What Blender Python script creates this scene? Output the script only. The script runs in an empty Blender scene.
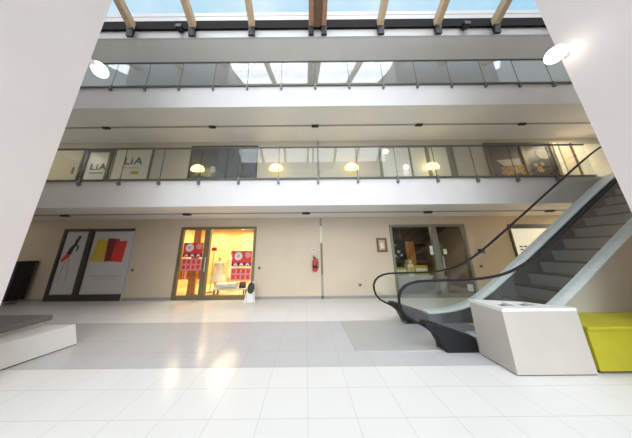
import bpy, bmesh, math, random
from mathutils import Vector, Matrix
random.seed(7)
S = bpy.context.scene
COL = S.collection
PI = math.pi

# ---------------------------------------------------------------- materials
def nmat(name):
    m = bpy.data.materials.new(name); m.use_nodes = True
    nt = m.node_tree
    return m, nt, nt.nodes, nt.links, nt.nodes['Principled BSDF']

def mat(name, col, rough=.5, metal=0.0, noise=.04, scale=6.0, spec=.5, bump=0.0):
    """plain procedural finish: base colour broken up by a faint noise"""
    m, nt, N, L, b = nmat(name)
    b.inputs['Roughness'].default_value = rough
    b.inputs['Metallic'].default_value = metal
    b.inputs['Specular IOR Level'].default_value = spec
    tc = N.new('ShaderNodeTexCoord'); nz = N.new('ShaderNodeTexNoise')
    nz.inputs['Scale'].default_value = scale; nz.inputs['Detail'].default_value = 3
    L.new(tc.outputs['Object'], nz.inputs['Vector'])
    cr = N.new('ShaderNodeValToRGB')
    lo = [max(0, c*(1-noise)) for c in col]; hi = [min(1, c*(1+noise)) for c in col]
    cr.color_ramp.elements[0].position = .35; cr.color_ramp.elements[1].position = .65
    cr.color_ramp.elements[0].color = (*lo, 1); cr.color_ramp.elements[1].color = (*hi, 1)
    L.new(nz.outputs['Fac'], cr.inputs['Fac']); L.new(cr.outputs['Color'], b.inputs['Base Color'])
    if bump:
        bp = N.new('ShaderNodeBump'); bp.inputs['Strength'].default_value = bump
        L.new(nz.outputs['Fac'], bp.inputs['Height']); L.new(bp.outputs['Normal'], b.inputs['Normal'])
    return m

def emit(name, col, strength):
    m, nt, N, L, b = nmat(name)
    b.inputs['Base Color'].default_value = (*col, 1)
    b.inputs['Emission Color'].default_value = (*col, 1)
    b.inputs['Emission Strength'].default_value = strength
    return m

def glass(name, tint=(.93, .97, .97), ior=1.5, rough=0.0, gcol=(1, 1, 1)):
    m = bpy.data.materials.new(name); m.use_nodes = True
    nt = m.node_tree; N = nt.nodes; L = nt.links; N.clear()
    out = N.new('ShaderNodeOutputMaterial'); mx = N.new('ShaderNodeMixShader')
    tr = N.new('ShaderNodeBsdfTransparent'); tr.inputs['Color'].default_value = (*tint, 1)
    gl = N.new('ShaderNodeBsdfGlossy'); gl.inputs['Roughness'].default_value = rough
    gl.inputs['Color'].default_value = (*gcol, 1)
    fr = N.new('ShaderNodeFresnel'); geo = N.new('ShaderNodeNewGeometry')   # same reflectance on both faces of the pane
    sw = N.new('ShaderNodeMix'); sw.data_type = 'FLOAT'; sw.inputs['A'].default_value = ior; sw.inputs['B'].default_value = 1/ior
    L.new(geo.outputs['Backfacing'], sw.inputs['Factor']); L.new(sw.outputs['Result'], fr.inputs['IOR'])
    L.new(fr.outputs['Fac'], mx.inputs['Fac']); L.new(tr.outputs[0], mx.inputs[1]); L.new(gl.outputs[0], mx.inputs[2])
    L.new(mx.outputs[0], out.inputs['Surface'])
    return m

def wood(name, c1, c2, scale=3.0, axis_scale=(1, .12, 1)):
    m, nt, N, L, b = nmat(name)
    b.inputs['Roughness'].default_value = .5
    tc = N.new('ShaderNodeTexCoord'); mp = N.new('ShaderNodeMapping'); mp.inputs['Scale'].default_value = axis_scale
    nz = N.new('ShaderNodeTexNoise'); nz.inputs['Scale'].default_value = scale*6; nz.inputs['Detail'].default_value = 5
    cr = N.new('ShaderNodeValToRGB'); cr.color_ramp.elements[0].color = (*c1, 1); cr.color_ramp.elements[1].color = (*c2, 1)
    cr.color_ramp.elements[0].position = .3; cr.color_ramp.elements[1].position = .7
    L.new(tc.outputs['Object'], mp.inputs['Vector']); L.new(mp.outputs[0], nz.inputs['Vector'])
    L.new(nz.outputs['Fac'], cr.inputs['Fac']); L.new(cr.outputs['Color'], b.inputs['Base Color'])
    return m

def floor_mat():
    m, nt, N, L, b = nmat('glossy_floor_tiles')
    b.inputs['Roughness'].default_value = .2
    b.inputs['Specular IOR Level'].default_value = .27
    tc = N.new('ShaderNodeTexCoord'); sp = N.new('ShaderNodeSeparateXYZ')
    L.new(tc.outputs['Object'], sp.inputs[0])
    def gt(v, edge):
        n = N.new('ShaderNodeMath'); n.operation = 'GREATER_THAN'; L.new(v, n.inputs[0]); n.inputs[1].default_value = edge; return n.outputs[0]
    def mul(a, c):
        n = N.new('ShaderNodeMath'); n.operation = 'MULTIPLY'; L.new(a, n.inputs[0]); L.new(c, n.inputs[1]); return n.outputs[0]
    def lt(v, edge):
        n = N.new('ShaderNodeMath'); n.operation = 'LESS_THAN'; L.new(v, n.inputs[0]); n.inputs[1].default_value = edge; return n.outputs[0]
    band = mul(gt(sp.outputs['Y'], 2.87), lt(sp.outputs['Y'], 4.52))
    nz = N.new('ShaderNodeTexNoise'); nz.inputs['Scale'].default_value = 1.6; nz.inputs['Detail'].default_value = 4
    L.new(tc.outputs['Object'], nz.inputs['Vector'])
    mix = N.new('ShaderNodeMix'); mix.data_type = 'RGBA'
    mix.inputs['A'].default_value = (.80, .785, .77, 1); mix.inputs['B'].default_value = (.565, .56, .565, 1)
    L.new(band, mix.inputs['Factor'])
    var = N.new('ShaderNodeMix'); var.data_type = 'RGBA'; var.blend_type = 'MULTIPLY'
    cr = N.new('ShaderNodeValToRGB'); cr.color_ramp.elements[0].color = (.95, .95, .95, 1); cr.color_ramp.elements[1].color = (1, 1, 1, 1)
    L.new(nz.outputs['Fac'], cr.inputs['Fac'])
    var.inputs['Factor'].default_value = 1
    L.new(mix.outputs['Result'], var.inputs['A']); L.new(cr.outputs['Color'], var.inputs['B'])
    mp = N.new('ShaderNodeMapping'); mp.inputs['Location'].default_value = (0.0, .24, 0)
    L.new(tc.outputs['Object'], mp.inputs['Vector'])
    br = N.new('ShaderNodeTexBrick'); br.offset = 0; br.squash = 1
    br.inputs['Scale'].default_value = 1; br.inputs['Brick Width'].default_value = .486; br.inputs['Row Height'].default_value = .39
    br.inputs['Mortar Size'].default_value = .0035; br.inputs['Mortar Smooth'].default_value = .3
    br.inputs['Color1'].default_value = (1, 1, 1, 1); br.inputs['Color2'].default_value = (.975, .975, .975, 1)
    br.inputs['Mortar'].default_value = (.76, .745, .73, 1)
    L.new(mp.outputs[0], br.inputs['Vector'])
    fin = N.new('ShaderNodeMix'); fin.data_type = 'RGBA'; fin.blend_type = 'MULTIPLY'; fin.inputs['Factor'].default_value = 1
    L.new(var.outputs['Result'], fin.inputs['A']); L.new(br.outputs['Color'], fin.inputs['B'])
    L.new(fin.outputs['Result'], b.inputs['Base Color'])
    return m

def rib_mat(name, col):
    m, nt, N, L, b = nmat(name)
    b.inputs['Roughness'].default_value = .45; b.inputs['Metallic'].default_value = .35
    tc = N.new('ShaderNodeTexCoord'); wv = N.new('ShaderNodeTexWave'); wv.bands_direction = 'Y'
    wv.inputs['Scale'].default_value = 14
    L.new(tc.outputs['Object'], wv.inputs['Vector'])
    cr = N.new('ShaderNodeValToRGB'); cr.color_ramp.elements[0].color = (*[c*.7 for c in col], 1); cr.color_ramp.elements[1].color = (*col, 1)
    L.new(wv.outputs['Fac'], cr.inputs['Fac']); L.new(cr.outputs['Color'], b.inputs['Base Color'])
    return m

M = dict(
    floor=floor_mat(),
    fascia=mat('white_fascia_paint', (.76, .745, .735), .55, noise=.015, scale=1.5),
    soffit=mat('soffit_paint', (.77, .76, .74), .6, noise=.02, scale=1.5),
    ceilwhite=mat('white_ceiling_paint', (.88, .88, .88), .6, noise=.01, scale=1.5),
    wall=mat('beige_wall_paint', (.66, .555, .42), .55, noise=.025, scale=1.2),
    upwall=mat('cream_gallery_paint', (.58, .53, .44), .55, noise=.03, scale=1.2),
    pier=mat('pinkish_white_plaster', (.88, .80, .79), .6, noise=.015, scale=1.0),
    grey=mat('grey_skirting', (.34, .32, .30), .5),
    railgrey=mat('dark_grey_rail_metal', (.12, .115, .10), .4, .3),
    clampgrey=mat('grey_clamp_metal', (.22, .22, .22), .4, .5),
    black=mat('black_metal', (.012, .012, .014), .4),
    rubber=mat('black_rubber', (.010, .010, .011), .5, spec=.3),
    darkframe=mat('dark_brown_frame', (.05, .042, .034), .4),
    olive=mat('olive_bronze_frame', (.20, .165, .095), .4, .3),
    greenframe=mat('grey_green_aluminium_frame', (.27, .27, .21), .4, .4),
    alu=mat('brushed_aluminium', (.62, .65, .68), .3, .8, noise=.06, scale=20),
    alu2=mat('pale_anodised_deck', (.72, .77, .80), .35, .15, noise=.05, scale=12),
    skirt=mat('dark_grey_skirt_panel', (.11, .115, .12), .35, .4),
    step=rib_mat('ribbed_step_metal', (.07, .075, .077)),
    riser=rib_mat('ribbed_riser_metal', (.36, .365, .37)),
    plate=rib_mat('grey_landing_plate', (.66, .66, .65)),
    beam=mat('dark_roof_beam_paint', (.012, .009, .009), .7, spec=.15),
    rafter=wood('pale_laminated_timber', (.62, .42, .24), (.80, .60, .40)),
    rafter_red=wood('reddish_timber', (.34, .17, .09), (.50, .28, .16)),
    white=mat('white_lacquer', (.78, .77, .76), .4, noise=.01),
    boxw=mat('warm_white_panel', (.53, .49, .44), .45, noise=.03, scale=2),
    recess=mat('dark_recess', (.03, .03, .03), .7),
    slab=mat('dark_grey_stone_slab', (.17, .165, .165), .5, noise=.2, scale=30),
    lime=mat('yellow_green_laminate', (.43, .39, .02), .55, spec=.25, noise=.04),
    cream=mat('cream_sheet', (.82, .76, .62), .5),
    red=mat('red_print', (.74, .05, .045), .5, noise=.08),
    darkred=mat('dark_red_leather', (.22, .02, .025), .4),
    pink=mat('pink_print', (.75, .28, .28), .5),
    orange=mat('orange_fabric', (.62, .20, .03), .7, noise=.12, scale=12),
    orangewood=wood('orange_brown_wood', (.34, .13, .03), (.52, .22, .06)),
    yellow=mat('yellow_print', (.72, .50, .06), .5, noise=.06),
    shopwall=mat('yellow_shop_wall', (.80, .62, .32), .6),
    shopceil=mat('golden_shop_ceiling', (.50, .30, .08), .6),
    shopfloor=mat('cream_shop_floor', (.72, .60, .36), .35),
    skin=mat('pale_mannequin_plastic', (.72, .56, .40), .45),
    dress=mat('cream_dress_cloth', (.84, .78, .62), .8, noise=.06, scale=20),
    hair=mat('black_hair', (.012, .01, .01), .6),
    darkwall=mat('dark_brown_shop_wall', (.10, .075, .055), .6),
    greytile=mat('grey_shop_floor', (.30, .28, .25), .35),
    print_black=mat('black_ink', (.02, .02, .02), .5),
    print_green=mat('dark_green_ink', (.03, .07, .045), .5),
    print_grey=mat('grey_ink', (.50, .49, .48), .5),
    leaf=mat('green_leaves', (.10, .22, .05), .5, noise=.25, scale=20),
    brownframe=wood('brown_picture_wood', (.14, .07, .035), (.22, .12, .06)),
    picture=mat('tan_picture_print', (.56, .42, .28), .5, noise=.35, scale=14),
    poster=mat('pale_grey_poster_paper', (.66, .65, .66), .45, noise=.02),
    photo_dark=mat('dark_brown_photo_print', (.045, .03, .022), .4, noise=.4, scale=4),
    food=mat('food_photo_print', (.50, .27, .07), .5, noise=.5, scale=9),
    plate_print=mat('pale_plate_print', (.62, .54, .42), .5, noise=.12, scale=6),
    redbox=mat('red_extinguisher_paint', (.62, .03, .03), .3),
    frost=mat('frosted_cream_glass', (.52, .46, .33), .25, noise=.03),
    paleglass=mat('pale_tinted_glass_back', (.78, .76, .66), .35, noise=.05, scale=1.5),
    darkpane=mat('dark_tinted_glass', (.10, .11, .12), .06, noise=.12, scale=2, spec=.8),
    glowcream=emit('glowing_cream_sheet', (.80, .76, .62), .55),
    glass=glass('clear_glass', (.95, .97, .96), 1.45),
    rail1=glass('railing_glass', (.94, .96, .95), 1.5),
    rail2=glass('blue_grey_railing_glass', (.90, .93, .94), 2.0),
    skyglass=glass('blue_skylight_glass', (.90, .96, 1.0), 1.3),
    globe=emit('lit_globe', (1, .95, .84), 2.2),
    warm=emit('warm_lamp_shade', (1, .80, .30), 2.2),
    shoplamp=emit('shop_ceiling_lamp', (1, .84, .5), 9),
    whiteglow=emit('white_spot_glow', (1, .97, .9), 5),
)

# ---------------------------------------------------------------- mesh helpers
class MB:
    def __init__(s): s.bm = bmesh.new()
    def box(s, x0, x1, y0, y1, z0, z1, bevel=0):
        r = bmesh.ops.create_cube(s.bm, size=1)
        bmesh.ops.scale(s.bm, vec=(x1-x0, y1-y0, z1-z0), verts=r['verts'])
        bmesh.ops.translate(s.bm, vec=((x0+x1)/2, (y0+y1)/2, (z0+z1)/2), verts=r['verts'])
        if bevel:
            es = list({e for v in r['verts'] for e in v.link_edges})
            bmesh.ops.bevel(s.bm, geom=es, offset=bevel, segments=2, affect='EDGES', profile=.5)
        return s
    def prism(s, pts, y0, y1):
        """polygon in (x, z) pushed from y0 to y1"""
        a = [s.bm.verts.new((x, y0, z)) for x, z in pts]; b = [s.bm.verts.new((x, y1, z)) for x, z in pts]
        n = len(pts)
        s.bm.faces.new(a); s.bm.faces.new(b[::-1])
        for i in range(n):
            s.bm.faces.new((a[i], b[i], b[(i+1) % n], a[(i+1) % n]))
        return s
    def prism_x(s, pts, x0, x1):
        """polygon in (y, z) pushed from x0 to x1"""
        a = [s.bm.verts.new((x0, y, z)) for y, z in pts]; b = [s.bm.verts.new((x1, y, z)) for y, z in pts]
        n = len(pts)
        s.bm.faces.new(a); s.bm.faces.new(b[::-1])
        for i in range(n):
            s.bm.faces.new((a[i], b[i], b[(i+1) % n], a[(i+1) % n]))
        return s
    def prism_z(s, pts, z0, z1):
        a = [s.bm.verts.new((x, y, z0)) for x, y in pts]; b = [s.bm.verts.new((x, y, z1)) for x, y in pts]
        n = len(pts)
        s.bm.faces.new(a); s.bm.faces.new(b[::-1])
        for i in range(n):
            s.bm.faces.new((a[i], b[i], b[(i+1) % n], a[(i+1) % n]))
        return s
    def strip(s, top, bot, y0, y1):
        """solid between two polylines of equal length in (x, z)"""
        n = len(top)
        V = [[s.bm.verts.new((p[0], y, p[1])) for p in line] for line, y in ((top, y0), (bot, y0), (bot, y1), (top, y1))]
        for k in range(4):
            A, B = V[k], V[(k+1) % 4]
            for i in range(n-1): s.bm.faces.new((A[i], A[i+1], B[i+1], B[i]))
        s.bm.faces.new([V[k][0] for k in range(4)]); s.bm.faces.new([V[k][-1] for k in range(3, -1, -1)])
        return s
    def tube(s, pts, r, n=10, ry=None):
        pts = [Vector(p) for p in pts]; rings = []
        rr = r if isinstance(r, (list, tuple)) else [r]*len(pts)
        up = None
        for i, p in enumerate(pts):
            t = (pts[min(i+1, len(pts)-1)] - pts[max(i-1, 0)]).normalized()
            if up is None:
                up = Vector((0, 1, 0)) if abs(t.y) < .9 else Vector((1, 0, 0))
            up = (up - t*up.dot(t)).normalized(); sd = t.cross(up)
            k = (ry/r) if ry else 1
            rings.append([s.bm.verts.new(p + (up*math.cos(a)*k + sd*math.sin(a))*rr[i]) for a in [2*PI*j/n for j in range(n)]])
        for A, B in zip(rings, rings[1:]):
            for j in range(n): s.bm.faces.new((A[j], A[(j+1) % n], B[(j+1) % n], B[j]))
        s.bm.faces.new(rings[0][::-1]); s.bm.faces.new(rings[-1])
        return s
    def cyl(s, c, r, h, n=20, axis='z'):
        c = Vector(c); d = {'x': Vector((h, 0, 0)), 'y': Vector((0, h, 0)), 'z': Vector((0, 0, h))}[axis]
        return s.tube([c, c+d], r, n)
    def lathe(s, c, prof, n=24, sx=1, sy=1, arc=2*PI):
        """profile of (radius, z) turned about a vertical axis at c"""
        rings = []
        for r, z in prof:
            rings.append([s.bm.verts.new((c[0]+max(r, 1e-4)*sx*math.cos(2*PI*j/n), c[1]+max(r, 1e-4)*sy*math.sin(2*PI*j/n), c[2]+z)) for j in range(n)])
        for A, B in zip(rings, rings[1:]):
            for j in range(n): s.bm.faces.new((A[j], A[(j+1) % n], B[(j+1) % n], B[j]))
        s.bm.faces.new(rings[0][::-1]); s.bm.faces.new(rings[-1])
        return s
    def ball(s, c, r, sc=(1, 1, 1), seg=20):
        q = bmesh.ops.create_uvsphere(s.bm, u_segments=seg, v_segments=max(8, seg//2), radius=r)
        bmesh.ops.scale(s.bm, vec=sc, verts=q['verts']); bmesh.ops.translate(s.bm, vec=c, verts=q['verts'])
        return s
    def disc_y(s, cx, cz, r, y0, y1, n=24, sx=1, sz=1):
        return s.prism([(cx+r*sx*math.cos(2*PI*j/n), cz+r*sz*math.sin(2*PI*j/n)) for j in range(n)], y0, y1)
    def build(s, name, m, parent=None, loc=(0, 0, 0), smooth=False, bevel=0):
        """parent given: the coordinates were world ones, turned into the thing's own; else loc is the origin"""
        o0 = Vector(loc)
        if parent is not None:
            p = parent; o0 = Vector((0, 0, 0))
            while p is not None: o0 += Vector(p.location); p = p.parent
        bmesh.ops.recalc_face_normals(s.bm, faces=s.bm.faces)
        bmesh.ops.translate(s.bm, vec=-o0, verts=s.bm.verts)
        me = bpy.data.meshes.new(name); s.bm.to_mesh(me); s.bm.free()
        me.materials.append(m if not isinstance(m, str) else M[m])
        if smooth:
            for f in me.polygons: f.use_smooth = True
        o = bpy.data.objects.new(name, me); COL.objects.link(o)
        if parent is not None: o.parent = parent
        else: o.location = o0
        if smooth:
            try:
                me.set_sharp_from_angle(angle=math.radians(40))
            except Exception: pass
        if bevel:
            b = o.modifiers.new('soft_edges', 'BEVEL'); b.width = bevel; b.segments = 2; b.limit_method = 'ANGLE'
        return o

def tag(o, label=None, cat=None, group=None, kind=None):
    if label: o['label'] = label
    if cat: o['category'] = cat
    if group: o['group'] = group
    if kind: o['kind'] = kind
    return o
def thing(name, loc, label, cat, group=None, kind=None):
    o = bpy.data.objects.new(name, None); COL.objects.link(o); o.location = loc; o.empty_display_size = .1
    return tag(o, label, cat, group, kind)
def struct(name, mb, m, loc=(0, 0, 0), **k):
    return tag(mb.build(name, m, None, loc, **k), kind='structure')
def sroot(name, loc=(0, 0, 0)):
    o = bpy.data.objects.new(name, None); COL.objects.link(o); o.location = loc; o['kind'] = 'structure'; return o
def copy_tree(o, parent=None, loc=None):
    c = o.copy(); COL.objects.link(c)
    if parent is not None: c.parent = parent
    if loc is not None: c.location = loc
    for ch in [q for q in bpy.data.objects if q.parent == o]: copy_tree(ch, c)
    return c
def text(name, body, x, y, z, size, m, parent, shear=0.0, sx=1.0):
    cu = bpy.data.curves.new(name, 'FONT'); cu.body = body; cu.size = size; cu.extrude = .004; cu.shear = shear
    cu.align_x = 'CENTER'; cu.align_y = 'CENTER'; cu.offset = .008; cu.space_character = 1.12
    cu.materials.append(M[m])
    tmp = bpy.data.objects.new(name, cu)
    COL.objects.link(tmp); bpy.context.view_layer.update()
    me = bpy.data.meshes.new_from_object(tmp.evaluated_get(bpy.context.evaluated_depsgraph_get()))
    bpy.data.objects.remove(tmp)
    o = bpy.data.objects.new(name, me); COL.objects.link(o); o.parent = parent
    p = parent; off = Vector((0, 0, 0))
    while p is not None: off += Vector(p.location); p = p.parent
    o.location = Vector((x, y, z)) - off; o.rotation_euler = (PI/2, 0, 0); o.scale = (sx, 1, 1)
    return o

# ---------------------------------------------------------------- the building (metres; camera side is -Y, facade at Y = 6.5)
XC = .36                    # middle axis of the atrium
FY = 4.7                    # gallery edge
WY = 6.5                    # shop front wall
XL, XR = -14.0, 14.7
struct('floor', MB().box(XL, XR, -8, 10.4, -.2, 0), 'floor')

OPEN = [(-9.25, -6.5, 2.54), (-4.77, -1.9, 2.57), (3.18, 6.06, 2.59), (7.72, 9.75, 2.56)]
w = MB(); x = XL
for a, b, t in OPEN:
    w.box(x, a, WY, WY+.15, 0, 2.9); w.box(a, b, WY, WY+.15, t, 2.9); x = b
w.box(x, XR, WY, WY+.15, 0, 2.9)
struct('wall_back', w, 'wall')
struct('wall_back_upper', MB().box(XL, XR, WY+.02, WY+.2, 3.71, 6.32), 'upwall')
struct('wall_back_top', MB().box(XL, XR, WY+.02, WY+.2, 7.14, 9.46), 'wall')
bb = MB(); x = XL
for a, b, t in OPEN:
    bb.box(x, a, WY-.02, WY, 0, .09); x = b
bb.box(x, XR, WY-.02, WY, 0, .09)
struct('baseboard_back', bb, 'grey')
AL, AR = -11.9, 12.6         # atrium ends: side galleries beyond, the lowest one reaching further in
def slab(name, z0, z1, m='soffit', AL=-9.35, AR=10.16):
    r = sroot(name)
    MB().box(XL, XR, FY+.06, 10.4, z0, z1).build('soffit', m, r)
    MB().box(XL, XR, FY, FY+.06, z0, z1).build('fascia', 'fascia', r)
    for nm, a, b, e0, e1 in (('left', XL, AL-.06, AL-.06, AL), ('right', AR+.06, XR, AR, AR+.06)):
        MB().box(a, b, -8, FY, z0, z1).build('side_soffit', m, r); MB().box(e0, e1, -8, FY, z0, z1).build('side_fascia', 'fascia', r)
slab('gallery_slab_lower', 2.9, 3.71)
slab('gallery_slab_upper', 6.32, 7.14, 'soffit', AL, AR)
slab('roof_slab', 9.46, 10.72, 'ceilwhite', AL, AR)
struct('wall_left', MB().box(XL-.2, XL, -8, 10.4, 0, 14.6), 'wall')
struct('wall_right', MB().box(XR, XR+.2, -8, 10.4, 0, 14.6), 'wall')
fw = MB(); fw.box(XL, XR, -8.2, -8, 9.6, 10.72); fw.box(XL, AL, -8.2, -8, .12, 9.6); fw.box(AR, XR, -8.2, -8, .12, 9.6); fw.box(XL, XR, -8.2, -8, 0, .12)
for k in range(13): fw.box(XL+2.39*k-.05, XL+2.39*k+.05, -8.2, -8.0, .12, 9.6)
for z in (3.2, 6.4): fw.box(XL, XR, -8.15, -8.02, z-.05, z+.05)
struct('wall_front', fw, 'alu')  # solid parts and bars around the added front glazing
struct('window_front_added', MB().box(XL, XR, -8.12, -8.09, .12, 9.6), 'skyglass')  # unseen glazed front, added to bring in frontal fill daylight
struct('ground', MB().box(-60, 60, -70, -8.2, -.3, -.1), 'grey')  # unseen paving added to stop sky light reaching the soffits from below
struct('roof_slab_front', MB().box(XL, XR, -8, -6.7, 9.9, 10.72), 'fascia')
struct('wall_shop_rear', MB().box(XL, XR, 10.2, 10.4, 0, 2.9), 'darkwall')
# the two big white piers that frame the view
struct('pier_left', MB().box(-9.2, -3.95, .3, 2.4, 0, 11.4), 'pier')
struct('pier_right', MB().box(4.7, 9.95, .3, 2.4, 0, 11.4), 'pier')

# roof: dark beam, white upstand, sloping glass, timber rafters
struct('trim_roof_beam', MB().box(AL, AR, FY-.07, FY, 9.81, 10.22), 'beam')
up = MB().box(AL, AR, FY-.03, FY, 10.22, 10.50); up.box(AL, AR, FY-.03, FY, 10.54, 10.72)
struct('trim_roof_upstand', up, 'white')
SL = math.tan(math.radians(30.8)); YR = -1.0; ZE = 10.74; ZR = ZE+(FY-YR)*SL
def roofpane(y0, z0, y1, z1):
    return MB().prism_x([(y0, z0), (y1, z1), (y1, z1+.03), (y0, z0+.03)], AL-.3, AR+.3)
struct('window_skylight_back', roofpane(FY, ZE, YR, ZR), 'skyglass')
struct('window_skylight_front', roofpane(-6.7, ZE, YR, ZR), 'skyglass')
for i, (rx, wd) in enumerate([(-8.7, .2), (-6.42, .2), (-4.14, .2), (-1.94, .2), (.25, .17), (.73, .17), (2.82, .2), (4.94, .2), (7.1, .2), (9.35, .2)]):
    y0 = FY-.11; zb = 9.66; dp = .34
    m = 'rafter_red' if i in (4, 5) else 'rafter'
    r = MB().prism_x([(y0, zb), (y0, zb+dp), (YR+.2, zb+dp+(y0-YR-.2)*SL), (YR+.2, zb+(y0-YR-.2)*SL)], rx-wd/2, rx+wd/2)
    r = tag(r.build('roof_rafter', m, None, (rx, y0, zb), bevel=.012), kind='structure')
    MB().prism_x([(y0+.03, zb+.02), (y0+.03, zb-.30), (y0-.03, zb-.30), (y0-.07, zb-.02), (y0-.07, zb+.02+.07*SL)], rx-wd/2-.012, rx+wd/2+.012).build('rafter_shoe', 'black', r)
    r2 = MB().prism_x([(-6.6, zb), (-6.6, zb+dp), (YR-.2, zb+dp+(6.4-1.2+.2)*SL-.0), (YR-.2, zb+(6.4-1.2+.2)*SL)], rx-wd/2, rx+wd/2)
    tag(r2.build('roof_rafter', m, None, (rx, -6.6, zb)), kind='structure')
for nm, gx in (('wall_gable_left', AL-.25), ('wall_gable_right', AR+.05)):
    struct(nm, MB().prism_x([(FY, 10.72), (YR, ZR-.02), (-6.7, 10.72)], gx, gx+.2), 'fascia')
struct('trim_ridge_beam', MB().box(AL, AR, YR-.2, YR+.2, ZR-.75, ZR-.30), 'rafter')
pl = MB().prism_x([(FY-.12, 9.75), (FY-.12, 9.95), (YR+.2, 9.95+(FY-.12-YR-.2)*SL), (YR+.2, 9.75+(FY-.12-YR-.2)*SL)], .335, .645)
struct('trim_valley_board', pl, 'brownframe')

# vertical expansion joint up the middle of the facade
j = MB().box(.52, .60, WY-.02, WY, .02, .80).build('trim_1', 'grey'); tag(j, kind='structure')
MB().box(.525, .60, WY-.022, WY, .80, 1.92).build('joint_cover', 'olive', j)
MB().box(.53, .595, WY-.016, WY, 1.92, 2.56).build('joint_cover', 'cream', j)
MB().box(.525, .60, WY-.022, WY, 2.56, 2.88).build('joint_cover', 'grey', j)
j = MB().box(.50, .58, WY-.02, WY+.02, 3.72, 6.3).build('trim_2', 'grey'); tag(j, kind='structure')

# ---------------------------------------------------------------- glass balustrades of the galleries
def railing(z, x0, n, step, gm, label, xend=None):
    t = thing('glass_railing', (XC, FY-.03, z), label, 'railing')
    xe = x0+n*step
    for i in range(n):
        a = x0+i*step
        MB().box(a+.008, a+step-.008, FY-.035, FY-.023, z+.02, z+1.03).build('glass_panel', gm, t)
        MB().box(a-.005, a+.005, FY-.036, FY-.022, z+.02, z+1.03).build('post', 'darkframe', t)
        c = MB().cyl((a, FY-.075, z-.11), .035, .075, 12, 'y'); c.box(a-.022, a+.022, FY-.06, FY-.01, z-.16, z+.06)
        c.build('clamp', 'clampgrey', t, smooth=True)
    MB().tube([(x0, FY-.03, z+1.05), (xe, FY-.03, z+1.05)], .027, 10).build('handrail', 'railgrey', t, smooth=True)
    MB().box(x0, xe, FY-.05, FY-.005, z-.012, z+.035).build('bottom_rail', 'railgrey', t)
    return t
railing(3.71, -6.68-5*1.175, 18, 1.175, M['rail1'], 'clear glass railing with steel clamps along the lower gallery edge')
railing(7.15, -6.62-4*1.163, 19, 1.163, M['rail2'], 'blue grey glass railing along the upper gallery just below the skylight')

# dark light tracks let into the soffits
def track(z, y, nodes, label):
    t = thing('ceiling_track', (XC, y, z), label, 'track')
    MB().box(XL+.1, XR-.1, y-.025, y+.025, z-.03, z).build('rail', 'grey', t)
    for nx in nodes:
        MB().box(nx-.13, nx+.13, y-.045, y+.045, z-.07, z-.0).build('connector', 'black', t, bevel=.01)
track(6.32, 5.58, [-7.6, -3.55, .38, 4.35, 8.3], 'thin dark track under the upper gallery soffit')
track(2.9, 5.58, [-8.1, -4.0, 0.0, 4.1, 8.2], 'thin dark track under the lower gallery soffit above the shops')

# ---------------------------------------------------------------- lamps on the piers and under the beam
def globe(loc, side, label):
    t = thing('globe_lamp', loc, label, 'lamp')
    x, y, z = loc
    MB().ball(loc, .13, (.8, 1, 1.1), seg=28).build('globe', 'globe', t, smooth=True)
    if side == 'right': MB().cyl((x+.13, y, z), .05, .11, 16, 'x').build('bracket', 'white', t, smooth=True)
    else: MB().cyl((x, y-.20, z), .05, .10, 16, 'y').build('bracket', 'white', t, smooth=True)
    return t
globe((4.49, 2.33, 5.0), 'right', 'glowing round lamp fixed on the edge of the right white pier')
globe((-4.02, 2.60, 5.12), 'left', 'glowing round lamp half hidden behind the left white pier')
for fx, lab in ((-4.62, 'small black floodlight under the dark roof beam, left of the middle'), (6.0, 'small black floodlight under the dark roof beam, right of the middle')):
    t = thing('floodlight', (fx, FY-.02, 9.85), lab, 'floodlight')
    MB().box(fx-.11, fx+.11, FY-.22, FY-.04, 9.66, 9.82, bevel=.015).build('lamp_body', 'black', t)
    MB().box(fx-.03, fx+.03, FY-.08, FY, 9.72, 9.95).build('bracket', 'black', t)

# ---------------------------------------------------------------- shop fronts, ground floor
def bars(r, x0, x1, z0, z1, y0, y1, wd, m, mull=(), sill=None, slim=None):
    MB().box(x0, x0+wd, y0, y1, z0, z1).build('jamb', m, r); MB().box(x1-(wd if not slim else .035), x1, y0, y1, z0, z1).build('jamb', slim or m, r)
    MB().box(x0+wd, x1-(wd if not slim else .035), y0, y1, z1-wd, z1).build('head', m, r)
    MB().box(x0+wd, x1-(wd if not slim else .035), y0, y1, z0, z0+(sill or wd)).build('sill', m, r)
    for mx, mw in mull:
        MB().box(mx-mw/2, mx+mw/2, y0-.01, y1+.01, z0+(sill or wd), z1-wd).build('mullion', m, r)

# door_1: the closed shop at the left, papered from the inside
d = sroot('door_1', (-7.9, WY, 0))
bars(d, -9.25, -6.5, 0, 2.54, WY-.03, WY+.07, .09, 'darkframe', [(-8.19, .17)], sill=.2, slim='alu')
p = thing('poster', (-8.7, WY+.03, .2), 'tall white poster of a red and black fashion sketch in the narrow left pane', 'poster')
MB().box(-9.15, -8.28, WY+.02, WY+.04, .21, 2.44).build('sheet', 'poster', p)
fg = MB()
fg.tube([(-8.66, WY+.012, 2.16), (-8.70, WY+.012, 1.98), (-8.80, WY+.012, 1.80), (-8.84, WY+.012, 1.62)], [.05, .035, .06, .07], 8)
fg.tube([(-8.70, WY+.012, 1.95), (-8.58, WY+.012, 1.86), (-8.62, WY+.012, 1.72)], .02, 6)
fg.ball((-8.63, WY+.012, 2.22), .055, (1, .3, 1.2), 12)
fg.build('printed_figure', 'print_black', p, smooth=True)
MB().prism([(-8.78, 1.68), (-8.88, 1.70), (-9.08, 1.42), (-9.06, 1.30), (-8.95, 1.40), (-8.82, 1.50)], WY+.008, WY+.02).build('printed_skirt', 'red', p)
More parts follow.
